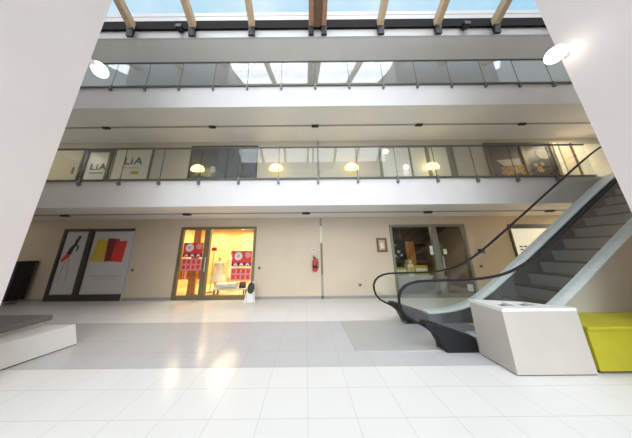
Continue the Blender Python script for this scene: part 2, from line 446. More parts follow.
lg = MB(); lg.tube([(-8.92, WY+.014, 1.35), (-8.96, WY+.014, .95), (-8.98, WY+.014, .62)], .012, 6); lg.tube([(-8.82, WY+.014, 1.45), (-8.75, WY+.014, 1.0), (-8.70, WY+.014, .62)], .012, 6)
lg.build('printed_legs', 'print_grey', p)
p = thing('poster', (-7.3, WY+.03, .2), 'wide white poster with one yellow and one red shopping bag', 'poster')
MB().box(-8.09, -6.54, WY+.02, WY+.04, .21, 2.44).build('sheet', 'poster', p)
b1 = MB().prism([(-8.0, 1.36), (-7.46, 1.30), (-7.46, 2.08), (-7.90, 2.14)], WY+.008, WY+.02).build('printed_yellow_bag', 'yellow', p)
tag(b1, 'yellow printed bag')
b2 = MB().prism([(-7.46, 1.34), (-6.82, 1.30), (-6.78, 2.08), (-7.05, 2.06), (-7.10, 2.16), (-7.52, 2.18)], WY+.005, WY+.02).build('printed_red_bag', 'red', p)
tag(b2, 'red printed bag')
MB().prism([(-7.47, 1.32), (-7.24, 1.36), (-7.20, 2.14), (-7.50, 2.17)], WY+.002, WY+.006).build('printed_fold', 'darkred', p)
MB().tube([(-7.40, WY+.01, 2.16), (-7.36, WY+.01, 2.30), (-7.24, WY+.01, 2.32), (-7.18, WY+.01, 2.14)], .012, 6).build('printed_handle', 'print_grey', p); MB().tube([(-7.86, WY+.01, 2.12), (-7.80, WY+.01, 2.22), (-7.66, WY+.01, 2.10)], .01, 6).build('printed_handle', 'print_grey', p)
tx = MB(); tx2 = MB()
for k in range(11):
    tx.box(-7.88+k*.108, -7.80+k*.108, WY+.012, WY+.02, .80, .845)
for k in range(8):
    tx2.box(-7.72+k*.108, -7.64+k*.108, WY+.012, WY+.02, .70, .73)
tx.build('printed_text_line', 'print_grey', p); tx2.build('printed_text_line', 'print_grey', p)

# small round wall buttons
for kx, kz, lab in ((-6.33, 1.02, 'small dark round wall switch right of the bag poster door'), (-1.72, 1.05, 'small dark round wall switch right of the yellow lit shop'),
                    (1.9, .44, 'small dark round wall switch low on the bare wall under the framed picture'), (6.35, 1.04, 'small dark round wall switch right of the dark shop door')):
    k = thing('wall_switch', (kx, WY, kz), lab, 'switch')
    MB().cyl((kx, WY-.02, kz), .055, .02, 16, 'y').build('plate', 'grey', k, smooth=True)
    MB().ball((kx, WY-.03, kz), .03, seg=12).build('button', 'black', k, smooth=True)

# --- shop interiors
def room(n, x0, x1, wallm, floorm, depth, ceilm=None):
    struct('wall_shop_left', MB().box(x0-.1, x0, WY+.15, depth, 0, 2.82), wallm); struct('wall_shop_right', MB().box(x1, x1+.1, WY+.15, depth, 0, 2.82), wallm)
    struct('wall_shop_back', MB().box(x0-.1, x1+.1, depth, depth+.1, 0, 2.82), wallm)
    struct('ceiling_shop', MB().box(x0-.1, x1+.1, WY+.15, depth, 2.82, 2.88), ceilm or wallm)
    struct('floor_shop', MB().box(x0, x1, WY, depth, .0, .008), floorm)
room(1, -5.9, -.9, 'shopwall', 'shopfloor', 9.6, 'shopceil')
d = sroot('door_2', (-3.3, WY, 0))
bars(d, -4.77, -1.9, 0, 2.57, WY-.03, WY+.08, .10, 'olive', [(-3.73, .20)], sill=.14)
MB().box(-4.67, -3.83, WY+.03, WY+.042, .14, 2.47).build('pane', 'glass', d)
MB().box(-3.63, -2.0, WY+.03, WY+.042, .14, 2.47).build('pane', 'glass', d)
MB().tube([(-3.70, WY-.06, .95), (-3.70, WY-.06, 1.45)], .015, 8).build('door_handle', 'alu', d)
def sale(x0, x1, z0, z1, label):
    p = thing('sale_poster', ((x0+x1)/2, WY+.02, z0), label, 'poster', 'red sale posters')
    wd = x1-x0; h = z1-z0; y1 = WY+.028; y0 = WY+.022
    MB().box(x0, x1, y0, y1, z0+h*.60, z1).build('red_panel', 'red', p)
    MB().disc_y(x0+wd*.32, z0+h*.82, wd*.20, y0-.006, y0).build('white_disc', 'white', p)
    dd = MB()
    for ang in (0, 60, 120): 
        a = math.radians(ang); dd.tube([(x0+wd*.32-math.cos(a)*wd*.10, y0-.008, z0+h*.82-math.sin(a)*wd*.10), (x0+wd*.32+math.cos(a)*wd*.10, y0-.008, z0+h*.82+math.sin(a)*wd*.10)], .012, 6)
    dd.build('disc_mark', 'pink', p)
    MB().disc_y(x0+wd*.80, z0+h*.86, wd*.15, y0-.006, y0).build('pink_disc', 'pink', p)
    MB().box(x0, x1, y0, y1, z0+h*.47, z0+h*.60).build('dark_band', 'darkred', p)
    g = MB()
    for k in range(3):
        cx = x0+wd*(.2+.3*k); g.prism([(cx-wd*.11, z0+h*.49), (cx-wd*.04, z0+h*.58), (cx+wd*.04, z0+h*.58), (cx+wd*.11, z0+h*.49), (cx+wd*.04, z0+h*.49), (cx, z0+h*.54), (cx-wd*.04, z0+h*.49)], y0-.006, y0)
    g.build('white_marks', 'white', p)
    MB().box(x0, x1, y0, y1, z0, z0+h*.42).build('pink_panel', 'pink', p)
    g = MB()
    for k in range(4):
        for q in range(2): g.box(x0+wd*(.06+.24*k), x0+wd*(.22+.24*k), y0-.006, y0, z0+h*(.05+.19*q), z0+h*(.19+.19*q))
    g.build('red_marks', 'red', p)
sale(-4.62, -3.88, .98, 1.98, 'red sale poster on the narrow left pane of the yellow shop')
sale(-2.76, -2.03, .62, 1.66, 'red sale poster on the wide right pane of the yellow shop')

# lamps of the yellow shop
def downlight(x, y, z, label, m='shoplamp', group=None, energy=0, col=(1, .8, .45)):
    t = thing('ceiling_light', (x, y, z), label, 'ceiling light', group)
    MB().lathe((x, y, z-.04), [(.11, 0), (.13, .02), (.13, .04)], 20).build('rim', 'white', t, smooth=True)
    MB().cyl((x, y, z-.05), .095, .012, 20).build('lamp_disc', m, t, smooth=True)
    if energy:
        l = bpy.data.lights.new('ceiling_lamp', 'AREA'); l.shape = 'DISK'; l.size = .5; l.energy = energy; l.color = col
        lo = bpy.data.objects.new('ceiling_lamp', l); COL.objects.link(lo); lo.location = (x, y, z-.07)
for x, y in ((-4.9, 7.5), (-3.3, 7.5), (-1.7, 7.5), (-4.9, 8.8), (-3.3, 8.8), (-1.7, 8.8)):
    downlight(x, y, 2.82, 'round warm ceiling light inside the yellow shop', group='ceiling lights of the yellow shop', energy=34)

def mannequin(x, y, h, label, dress='dress', hairm=None, wide=1.0):
    t = thing('mannequin', (x, y, .008), label, 'mannequin', None)
    k = h/1.75
    MB().lathe((x, y, .008), [(.17, 0), (.17, .015), (.15, .025)], 24).build('base', 'alu', t, smooth=True)
    # one continuous body grown with a skin modifier
    V = [(0, 0, .95), (0, 0, 1.15), (0, 0, 1.38), (0, 0, 1.49), (0, -.015, 1.62), (0, -.01, 1.73),
         (.10, 0, .88), (.105, -.02, .48), (.10, 0, .09), (.105, -.10, .035),
         (-.10, 0, .88), (-.105, .0, .48), (-.10, .03, .09), (-.105, -.07, .035),
         (.19, 0, 1.40), (.25, .01, 1.14), (.25, -.07, .90), (.25, -.09, .80),
         (-.19, 0, 1.40), (-.25, .01, 1.14), (-.25, -.07, .90), (-.25, -.09, .80)]
    Ed = [(0, 1), (1, 2), (2, 3), (3, 4), (4, 5), (0, 6), (6, 7), (7, 8), (8, 9), (0, 10), (10, 11), (11, 12), (12, 13), (2, 14), (14, 15), (15, 16), (16, 17), (2, 18), (18, 19), (19, 20), (20, 21)]
    Rr = [(.14, .10), (.11, .085), (.14, .09), (.045, .045), (.075, .09), (.06, .075), (.085, .085), (.055, .055), (.035, .035), (.035, .03),
          (.085, .085), (.055, .055), (.035, .035), (.035, .03), (.05, .05), (.038, .038), (.028, .028), (.03, .018), (.05, .05), (.038, .038), (.028, .028), (.03, .018)]
    me = bpy.data.meshes.new('body'); me.from_pydata([(a*k, b*k, c*k) for a, b, c in V], Ed, []); me.materials.append(M['skin'])
    o = bpy.data.objects.new('body', me); COL.objects.link(o); o.parent = t
    sk = o.modifiers.new('skin', 'SKIN')
    for i, v in enumerate(me.skin_vertices[0].data):
        v.radius = (Rr[i][0]*k, Rr[i][1]*k); v.use_root = (i == 0)
    sb = o.modifiers.new('smooth', 'SUBSURF'); sb.levels = 1; sb.render_levels = 2
    MB().lathe((x, y, .008), [(.27*k*wide, .58*k), (.22*k*wide, .85*k), (.165*k, 1.0*k), (.135*k, 1.14*k), (.17*k, 1.33*k), (.18*k, 1.41*k), (.07*k, 1.47*k)], 24, 1, .72).build('dress', dress, t, smooth=True)
    if hairm:
        MB().ball((x, y+.02*k, (1.70)*k), .105*k, (.95, 1.05, 1.15), 16).build('hair', hairm, t, smooth=True)
    return t
mannequin(-3.36, 8.0, 1.64, 'mannequin with black hair in a cream dress left of the wide pane sale poster', hairm='hair')
mannequin(-3.60, 7.33, 1.48, 'mannequin in a wide cream dress next to the door post', wide=1.35)
mannequin(-1.75, 8.9, 1.75, 'mannequin in a yellow dress at the back of the lit shop', dress='yellow')
# display table with rolled towels and bags
t = thing('display_table', (-2.95, 6.95, .008), 'low cream display table behind the shop window', 'table')
MB().box(-3.5, -2.3, 6.8, 7.15, .24, .30, bevel=.01).build('table_top', 'cream', t)
for a in (-3.45, -2.35):
    for b in (6.84, 7.11): MB().box(a-.025, a+.025, b-.025, b+.025, .008, .24).build('leg', 'olive', t)
for i, (x, y, z, lab) in enumerate([(-3.28, 6.92, .40, 'rolled white towel at the left end of the low shop table'), (-3.02, 6.92, .40, 'rolled white towel second from left on the low shop table'), (-2.76, 6.92, .40, 'rolled white towel third from left on the low shop table')]):
    q = MB().cyl((x-.12, y, z), .10, .24, 18, 'x').build('rolled_towel', 'white', None, (x, y, .30), smooth=True); tag(q, lab, 'towel', 'rolled towels on the low table')
def handbag(x, y, z, s, m, label):
    t = thing('handbag', (x, y, z), label, 'handbag')
    MB().prism([(x-.17*s, z), (x+.17*s, z), (x+.14*s, z+.22*s), (x-.14*s, z+.22*s)], y-.06*s, y+.06*s).build('bag_body', m, t, bevel=.015)
    MB().tube([(x+.09*s*math.cos(a), y, z+.22*s+.12*s*math.sin(a)) for a in [PI*k/10 for k in range(11)]], .012*s, 6).build('bag_handle', m, t)
handbag(-2.43, 6.90, .30, .7, 'black', 'black and white handbag on the right end of the low table')
handbag(-2.5, 7.10, .30, .8, 'darkred', 'dark red handbag standing behind the black one on the low table')
# red hat on a stand
t = thing('hat_stand', (-4.02, 7.6, .008), 'slim stand topped by a dark red hat behind the door post', 'stand')
MB().lathe((-4.02, 7.6, .008), [(.14, 0), (.14, .02), (.015, .04), (.015, 1.70)], 16).build('pole', 'olive', t, smooth=True)
MB().lathe((-4.02, 7.6, 1.68), [(.17, 0), (.17, .015), (.11, .03), (.10, .14), (.05, .17)], 20).build('hat', 'darkred', t, smooth=True)
# orange banner panel behind the left pane
t = thing('display_board', (-4.45, 7.0, .008), 'tall orange wooden display panel behind the left pane', 'panel')
MB().box(-4.58, -4.30, 6.98, 7.06, .008, 2.78, bevel=.01).build('board', 'orangewood', t)
MB().box(-4.62, -4.26, 6.9, 7.12, .008, .06).build('foot', 'olive', t)
t = thing('clothes_rack', (-4.95, 7.5, .008), 'rack of orange and pink clothes left inside the yellow shop', 'rack')
rk = MB(); rk.tube([(-5.75, 7.5, .01), (-5.75, 7.5, 1.45), (-4.32, 7.5, 1.45), (-4.32, 7.5, .01)], .018, 8); rk.build('frame', 'alu', t)
for k in range(12):
    gx = -5.65+k*.115; mm = ('orange', 'pink', 'cream', 'red')[k % 4]
    MB().prism_x([(7.32, 1.30), (7.5, 1.42), (7.68, 1.30), (7.66, .55), (7.34, .55)], gx-.03, gx+.03).build('garment', mm, t, bevel=.01)
# shelving on the right side wall
t = thing('display_shelf', (-1.2, 8.2, .008), 'tall shelf unit of folded clothes on the right shop wall', 'shelf')
for z in (.1, .6, 1.1, 1.6, 2.1): MB().box(-1.3, -.92, 7.3, 9.4, z, z+.04).build('shelf_board', 'orangewood', t)
MB().box(-1.3, -.92, 7.27, 7.31, .008, 2.2).build('side_panel', 'orangewood', t); MB().box(-1.3, -.92, 9.39, 9.43, .008, 2.2).build('side_panel', 'orangewood', t)
cols = ('cream', 'red', 'yellow', 'white', 'pink')
n = 0
for zi, z in enumerate((.14, .64, 1.14, 1.64)):
    for k in range(5):
        y = 7.5+k*.40; q = MB().box(-1.28, -1.0, y-.13, y+.13, z, z+.16, bevel=.02).build('folded_clothes', cols[(k+zi*2) % 5], None, (-1.14, y, z)); n += 1
        tag(q, 'pile of folded clothes on the shelf along the right shop wall', 'clothes', 'folded clothes on the shop shelf')

# the small A-frame board in front of the yellow shop
t = thing('easel', (-1.86, 6.12, 0), 'small white easel with a dark oval board standing by the yellow shop', 'easel')
def lean(z): return 5.99+z*.17
for nm, xa, xb in (('leg', -2.03, -1.90), ('leg', -1.69, -1.80)):
    MB().tube([(xa, lean(0), .01), (xb, lean(.66), .66)], [.024, .02], 8).build(nm, 'white', t, smooth=True)
MB().tube([(-1.86, 6.36, .01), (-1.85, 6.12, .62)], [.02, .018], 8).build('leg', 'white', t, smooth=True)
MB().tube([(-1.93, lean(.52)-.0, .52), (-1.77, lean(.52), .52)], .016, 8).build('cross_bar', 'white', t, smooth=True)
sh = MB().prism([(-1.99, .0), (-1.73, .0), (-1.79, .34), (-1.93, .34)], -.006, .006)
for v in sh.bm.verts: v.co.y += lean(v.co.z+.03)+.01; v.co.z += .03
sh.build('white_panel', 'white', t)
ov = MB().disc_y(-1.84, .46, .135, -.012, .012, 24, .85, 1.25)
for v in ov.bm.verts: v.co.y += lean(v.co.z)-.03
ov.build('oval_board', 'print_black', t)

# extinguisher with its hook plate
t = thing('fire_extinguisher', (.30, WY, .95), 'red fire extinguisher hanging on the wall left of the joint strip', 'extinguisher')
MB().lathe((.30, WY-.12, .92), [(.07, 0), (.085, .03), (.085, .32), (.06, .39), (.03, .42)], 24).build('cylinder', 'redbox', t, smooth=True)
MB().lathe((.30, WY-.12, 1.04), [(.087, 0), (.087, .10)], 24).build('dark_label', 'print_black', t, smooth=True)
v = MB(); v.cyl((.30, WY-.12, 1.33), .025, .09, 12); v.box(.22, .33, WY-.13, WY-.11, 1.40, 1.42); v.box(.21, .31, WY-.13, WY-.11, 1.44, 1.46)
v.build('valve', 'black', t)
MB().tube([(.33, WY-.12, 1.38), (.41, WY-.12, 1.33), (.42, WY-.13, 1.15), (.40, WY-.13, 1.0)], .014, 8).build('hose', 'black', t, smooth=True)
MB().box(.27, .33, WY-.05, WY, 1.1, 1.25).build('wall_bracket', 'grey', t)
t = thing('wall_sign', (.27, WY, 1.62), 'small grey square plate above the fire extinguisher', 'sign')
MB().box(.19, .35, WY-.012, WY, 1.60, 1.74).build('plate', 'poster', t); MB().disc_y(.27, 1.68, .035, WY-.016, WY-.012).build('mark', 'grey', t)

# framed picture
t = thing('framed_picture', (2.83, WY, 1.57), 'small brown framed picture left of the dark shop', 'picture')
fr = MB(); fr.box(2.64, 3.02, WY-.03, WY, 1.57, 1.64); fr.box(2.64, 3.02, WY-.03, WY, 2.02, 2.09); fr.box(2.64, 2.71, WY-.03, WY, 1.64, 2.02); fr.box(2.95, 3.02, WY-.03, WY, 1.64, 2.02)
fr.build('frame', 'brownframe', t)
MB().box(2.71, 2.95, WY-.012, WY, 1.64, 2.02).build('print', 'picture', t)
MB().box(2.77, 2.89, WY-.016, WY-.012, 1.70, 1.92).build('printed_block', 'cream', t)

# warm downlights of the side galleries
for x, y, z, lab, en in ((11.0, 5.6, 2.9, 'round warm ceiling light under the right end of the lower gallery', 85), (11.2, 3.4, 2.9, 'round warm ceiling light above the head of the right side passage', 40),
                     (11.2, 5.6, 6.32, 'round warm ceiling light over the right end of the lower gallery walkway', 40), (-10.6, 5.1, 6.32, 'round warm ceiling light over the left end of the lower gallery walkway', 16), (-12.2, 5.6, 2.9, 'round warm ceiling light under the left end of the lower gallery', 12)):
    downlight(x, y, z, lab, energy=en, col=(1, .80, .50))

# --- dark shop
room(2, 2.6, 6.9, 'darkwall', 'greytile', 9.8)
d = sroot('door_3', (4.6, WY, 0))
bars(d, 3.18, 6.06, 0, 2.59, WY-.03, WY+.08, .09, 'greenframe', [(4.85, .20)], sill=.12)
MB().box(3.27, 4.75, WY+.03, WY+.042, .12, 2.50).build('pane', 'glass', d)
MB().box(4.95, 5.97, WY+.03, WY+.042, .12, 2.50).build('pane', 'darkpane' if False else 'glass', d)
MB().tube([(4.99, WY-.06, .9), (4.99, WY-.06, 1.4)], .015, 8).build('door_handle', 'alu', d)
t = thing('menu_board', (3.75, 7.2, 1.0), 'black board with white dots hanging inside the dark shop', 'board')
MB().box(3.45, 4.15, 7.3, 7.33, 1.22, 2.06).build('board', 'print_black', t)
mk = MB()
for k in range(14):
    a = 3.52+random.random()*.54; z = 1.32+random.random()*.64; q = .02+random.random()*.035
    mk.disc_y(a, z, q, 7.292, 7.30, 12)
mk.build('white_marks', 'white', t)
hg = MB(); hg.tube([(3.6, 7.315, 2.06), (3.6, 7.315, 2.82)], .008, 6); hg.tube([(4.0, 7.315, 2.06), (4.0, 7.315, 2.82)], .008, 6); hg.build('wires', 'grey', t)
t = thing('wood_column', (4.4, 7.5, .008), 'orange brown wooden column inside the dark shop', 'column')
MB().box(4.36, 4.60, 7.4, 7.64, .09, 2.0, bevel=.01).build('shaft', 'orangewood', t); MB().box(4.33, 4.63, 7.37, 7.67, .008, .09).build('plinth', 'darkframe', t)
t = thing('shop_counter', (3.95, 7.0, .008), 'white counter inside the dark shop behind the left pane', 'counter')
MB().box(3.3, 4.72, 6.78, 7.2, .008, .64, bevel=.01).build('counter_body', 'white', t); MB().box(3.27, 4.75, 6.74, 7.24, .64, .69, bevel=.008).build('counter_top', 'white', t)
for i, (a, b, z0, z1, mm, lab) in enumerate([(3.36, 3.86, .69, .98, 'lime', 'yellow green carton at the left of the dark shop counter'), (3.90, 4.12, .69, 1.10, 'cream', 'cream carton standing upright mid counter in the dark shop'),
        (4.14, 4.66, .69, 1.04, 'lime', 'wide yellow green carton at the right of the dark shop counter'), (3.94, 4.09, 1.10, 1.26, 'yellow', 'small yellow carton stacked on the cream carton')]):
    q = thing('carton', ((a+b)/2, 6.98, z0), lab, 'carton')
    MB().box(a, b, 6.86, 7.10, z0, z1, bevel=.006).build('carton_body', mm, q)
    MB().box(a+.05, b-.05, 6.852, 6.86, z0+(z1-z0)*.3, z0+(z1-z0)*.75).build('carton_label', 'cream' if mm != 'cream' else 'yellow', q)
for (a, b, z0, z1, lab) in ((4.62, 4.74, 1.46, 1.78, 'white paper notice taped on the glass left of the dark shop mullion'), (5.12, 5.24, 1.47, 1.66, 'white paper notice taped on the door glass right of the mullion'), (5.74, 5.94, .18, .42, 'pale paper notice low on the right door glass')):
    q = MB().box(a, b, WY+.022, WY+.028, z0, z1).build('paper_notice', 'white', None, ((a+b)/2, WY+.025, z0)); tag(q, lab, 'notice', 'paper notices on the dark shop glass')
t = thing('potted_plant', (5.22, 6.95, .008), 'leafy green plant in a tall pot behind the dark door glass', 'plant')
MB().lathe((5.22, 6.95, .008), [(.10, 0), (.13, .02), (.16, .62), (.17, .66), (.14, .66), (.13, .60)], 20).build('pot', 'grey', t, smooth=True)
lf = MB()
for k in range(22):
    a = k*2.4; r = .08+.16*random.random(); h = .75+.65*random.random()
    bse = Vector((5.22, 6.95, .62)); tip = bse+Vector((r*math.cos(a), r*math.sin(a)*.8, h)); md = (bse+tip)/2+Vector((r*.3*math.cos(a), r*.3*math.sin(a), .1))
    lf.tube([bse, md, tip-(tip-md)*.2, tip], [.008, .03, .04, .005], 6)
lf.build('leaves', 'leaf', t, smooth=True)
t = thing('red_poster', (5.75, 7.6, 1.1), 'dark red poster panel on a stand inside the dark shop', 'poster')
MB().box(5.5, 5.95, 7.6, 7.63, 1.15, 1.75).build('panel', 'darkred', t); MB().box(5.70, 5.75, 7.61, 7.64, .02, 1.15).build('pole', 'grey', t); MB().box(5.55, 5.9, 7.5, 7.75, .008, .03).build('foot', 'grey', t)
t = thing('back_shelf', (5.6, 9.5, .008), 'dark shelf unit at the back of the dark shop', 'shelf')
for z in (.5, 1.0, 1.5, 2.0): MB().box(4.6, 6.7, 9.4, 9.78, z, z+.04).build('shelf_board', 'brownframe', t)
for a in (4.58, 6.68): MB().box(a, a+.04, 9.4, 9.78, .008, 2.2).build('side_panel', 'brownframe', t)
for x in (3.8, 5.6): downlight(x, 7.9, 2.82, 'round ceiling light inside the dark shop', group='ceiling lights of the dark shop', energy=14, col=(1, .82, .55))

# --- third shop front, papered in cream, behind the escalator
d = sroot('window_1', (8.7, WY, 0))
bars(d, 7.72, 9.75, 0, 2.56, WY-.03, WY+.07, .08, 'darkframe')
p = thing('poster', (8.6, WY+.03, .2), 'cream poster with added glow filling the shop window behind the escalator', 'poster')
tag(MB().box(7.80, 9.67, WY+.02, WY+.05, .08, 2.40).build('sheet', 'glowcream', p), 'glowing cream sheet')  # sheet given its own emission to brighten it
for q in range(3):
    tx = MB()
    for k in range(4): tx.box(8.0+k*.16, 8.11+k*.16, WY+.014, WY+.02, 1.48+q*.11, 1.53+q*.11)
    tx.build('printed_text_line', 'print_green', p)
MB().box(7.80, 9.67, WY+.0, WY+.05, 2.40, 2.48).build('blind_box', 'darkframe', p)
t = thing('wall_box', (6.5, WY, 1.47), 'small black box on the wall right of the dark shop', 'box')
MB().box(6.38, 6.58, WY-.07, WY, 1.50, 1.65, bevel=.01).build('cover', 'black', t); MB().box(6.44, 6.50, WY-.085, WY-.07, 1.54, 1.60).build('lens', 'grey', t)

# black cabinet on castors at the far left
t = thing('black_cabinet', (-10.2, 6.15, 0), 'black cabinet on castors by the wall at far left', 'cabinet')
MB().box(-11.3, -9.78, 5.98, 6.40, .12, 1.30, bevel=.02).build('cabinet_body', 'black', t)
MB().box(-11.32, -9.75, 5.96, 6.44, 1.30, 1.38, bevel=.02).build('cabinet_top', 'black', t)
for a in (-11.2, -10.5, -9.88):
    for b in (6.04, 6.34):
        c = MB().cyl((a-.02, b, .055), .055, .04, 16, 'x'); c.box(a-.03, a+.03, b-.02, b+.02, .06, .12); c.build('castor', 'grey', t, smooth=True)
for a in (-10.55, -10.49): MB().box(a-.01, a+.01, 5.955, 5.98, .6, .9).build('cabinet_handle', 'grey', t)
MB().box(-10.525, -10.515, 5.976, 5.98, .14, 1.28).build('door_gap', 'recess', t)

# ---------------------------------------------------------------- upper gallery fittings (lower gallery wall)
GW = WY+.02
d = sroot('window_2', (-10.1, GW, 3.71))
bars(d, -11.1, -9.42, 3.71, 6.03, GW-.06, GW, .06, 'darkframe')
MB().box(-11.04, -9.48, GW-.03, GW-.005, 3.77, 5.97).build('pane', 'frost', d)
q = thing('door_pull', (-9.62, GW-.03, 4.9), 'small brown door pull on the frosted panel at the left of the gallery', 'handle')
MB().box(-9.74, -9.68, GW-.06, GW-.03, 4.85, 5.15, bevel=.008).build('grip', 'brownframe', q)
d = sroot('door_4', (-8.75, GW, 3.71))
bars(d, -9.32, -8.2, 3.71, 5.96, GW-.07, GW, .12, 'darkframe')
MB().box(-9.2, -8.32, GW-.03, GW-.005, 3.83, 5.84).build('pane', 'paleglass', d)
p = thing('shop_lettering', (-8.7, GW-.03, 5.0), 'dark green lettering on the dark framed gallery door', 'lettering')
text('letters', 'LiA', -8.70, GW-.036, 5.14, .40, 'print_green', p, sx=1.15)
MB().box(-9.02, -8.42, GW-.036, GW-.03, 4.86, 4.90).build('underline', 'print_green', p)
d = sroot('window_3', (-7.3, GW, 3.71))
bars(d, -8.14, -6.5, 3.71, 6.03, GW-.06, GW, .05, 'olive')
p = thing('poster', (-7.35, GW-.03, 3.8), 'cream window poster with dark lettering right of the gallery door', 'poster')
MB().box(-8.08, -6.56, GW-.03, GW-.004, 3.77, 5.97).build('sheet', 'cream', p)
text('letters', 'LiA', -7.28, GW-.036, 5.40, .46, 'print_green', p, sx=1.15)
MB().box(-7.62, -6.95, GW-.036, GW-.03, 5.08, 5.12).build('underline', 'print_grey', p)
MB().ball((-7.12, GW-.03, 4.88), .12, (1.6, .04, .7), 16).build('green_print', 'lime', p)
d = sroot('window_4', (-3.5, GW, 3.71))
bars(d, -4.88, -2.03, 3.71, 6.08, GW-.06, GW, .06, 'darkframe', [(-4.40, .06), (-3.3, .05)])
MB().box(-4.82, -2.09, GW-.03, GW-.005, 3.77, 6.02).build('pane', 'darkpane', d)
d = sroot('window_5', (4.7, GW, 3.71))
bars(d, 3.12, 6.28, 3.71, 6.02, GW-.07, GW, .09, 'greenframe', [(4.42, .05), (5.16, .12)])
MB().box(6.02, 6.19, GW-.06, GW, 3.8, 5.93).build('side_post', 'greenframe', d)
MB().box(3.21, 6.02, GW-.03, GW-.005, 3.8, 5.93).build('pane', 'paleglass', d)
# food posters at the right
p = thing('photo_poster', (8.45, GW, 3.75), 'dark window poster showing a dish of food', 'poster')
MB().box(7.74, 9.14, GW-.03, GW-.004, 3.75, 6.03).build('sheet', 'photo_dark', p)
MB().prism([(8.02, 5.28), (9.02, 5.36), (9.05, 5.06), (8.30, 5.02)], GW-.04, GW-.03).build('printed_board', 'plate_print', p)
f = MB()
for k in range(16): f.ball((8.18+.9*random.random(), GW-.03, 4.62+.42*random.random()), .10+.07*random.random(), (1.2, .08, .8), 12)
f.build('printed_food', 'food', p, smooth=True)
p = thing('photo_poster', (9.9, GW, 3.75), 'dark window poster showing a hand and a round plate', 'poster')
MB().box(9.32, 10.45, GW-.03, GW-.004, 3.75, 6.03).build('sheet', 'photo_dark', p)
ro = [(10.02+(.24+.11*math.sin(PI*k/14))*math.cos(PI*.95-k*PI*1.35/14), 5.50+(.20+.09*math.sin(PI*k/14))*math.sin(PI*.95-k*PI*1.35/14)) for k in range(15)]
ri = [(10.02+.19*math.cos(PI*.95-k*PI*1.35/14), 5.50+.15*math.sin(PI*.95-k*PI*1.35/14)) for k in range(15)]
MB().strip(ro, ri, GW-.042, GW-.03).build('printed_plate', 'plate_print', p)
MB().disc_y(10.02, 5.50, .2, GW-.036, GW-.03, sz=.8).build('printed_plate_centre', 'plate_print', p)
f = MB()
for k in range(6): f.ball((9.62+.35*random.random(), GW-.03, 4.75+.35*random.random()), .08, (1.1, .08, .9), 12)
f.build('printed_fingers', 'food', p, smooth=True)
d = sroot('window_6', (9.2, GW, 3.71))
bars(d, 7.66, 10.52, 3.71, 6.10, GW-.07, GW, .07, 'olive', [(9.23, .16)])
p = sroot('trim_3', (10.95, GW, 3.71))
MB().box(10.62, 10.80, GW-.05, GW, 3.71, 6.1).build('pilaster', 'cream', p); MB().box(10.90, 11.30, GW-.03, GW, 3.71, 6.1).build('panel', 'wall', p)
p = thing('poster', (12.2, GW, 3.8), 'large plain cream board at the right end of the gallery wall', 'poster')
MB().box(11.45, 13.0, GW-.04, GW-.004, 4.0, 6.02).build('board', 'cream', p); MB().box(11.40, 11.45, GW-.05, GW-.004, 3.95, 6.07).build('edge', 'brownframe', p)

# yellow half-dome lamps along the gallery wall
places = {-4.40: 'in front of the dark gallery window', -1.21: 'on the bare gallery wall left of the middle joint', 1.88: 'on the bare gallery wall right of the middle joint', 5.16: 'on the pale gallery window post'}
for sx, where in places.items():
    t = thing('wall_lamp', (sx, GW, 4.86), 'yellow half dome lamp glowing '+where, 'lamp', 'dome lamps of the gallery')
    y = GW-.19
    MB().lathe((sx, y, 4.86), [(.27, 0), (.275, .05), (.25, .14), (.17, .22), (.06, .26)], 24, 1, .5).build('shade', 'warm', t, smooth=True)
    MB().box(sx-.04, sx+.04, y+.05, GW, 4.92, 5.0).build('bracket', 'olive', t)
    l = bpy.data.lights.new('dome_light', 'POINT'); l.energy = 4; l.color = (1, .72, .32); l.shadow_soft_size = .2
    lo = bpy.data.objects.new('dome_light', l); COL.objects.link(lo); lo.location = (sx, y-.35, 5.1)
for sx, z, lab in ((3.40, 5.72, 'small round white spot in the upper left corner of the pale gallery window'), (4.16, 4.98, 'small round white spot low in the pale gallery window')):
    t = thing('white_spot', (sx, GW-.05, z), lab, 'lamp')
    MB().cyl((sx, GW-.10, z), .09, .03, 18, 'y').build('lamp_disc', 'whiteglow', t, smooth=True); MB().cyl((sx, GW-.07, z), .10, .045, 18, 'y').build('ring', 'white', t, smooth=True)  # emissive white discs set on the pane

# ---------------------------------------------------------------- escalator
SLP = .714; KS = .30; E0 = 3.72; E1 = 3.72+3.71/SLP
def sp(v): return v if v > 30 else math.log1p(math.exp(v))
def ez(X): return SLP*KS*(sp((X-E0)/KS)-sp((X-E1)/KS))
XD = [2.76]+[2.8+.15*k for k in range(50)]
esc = thing('escalator', (4.0, 3.85, 0), 'dark stepped escalator with glass sides rising to the right', 'escalator')
YB, YA = 3.26, 4.40
XS = [2.2+.15*k for k in range(54)]          # up to 10.15
tag(MB().box(.80, 2.62, 3.24, 4.50, 0, .012).build('landing_mat', 'plate', esc), 'grey entry mat')
MB().box(2.62, 3.66, 3.352, 4.273, 0, .022).build('comb_plate', 'alu', esc)
cb = MB()
for k in range(30): cb.box(3.60, 3.70, 3.365+k*.03, 3.38+k*.03, .02, .03)
cb.build('comb_teeth', 'yellow', esc)
for i in range(15):
    xn = 3.72+.365*(i+.0)+.05; z = SLP*(xn-3.72)+.02
    if z > 3.72: break
    st = MB().box(xn, xn+.40, 3.352, 4.273, z-.04, z).build('step', 'step', esc, bevel=.008)
    MB().prism([(xn+.005, z-.04), (xn+.03, z-.04), (xn+.06, z-.16), (xn+.06, z-.30), (xn+.03, z-.30), (xn+.02, z-.15)], 3.355, 4.27).build('riser', 'riser', st)
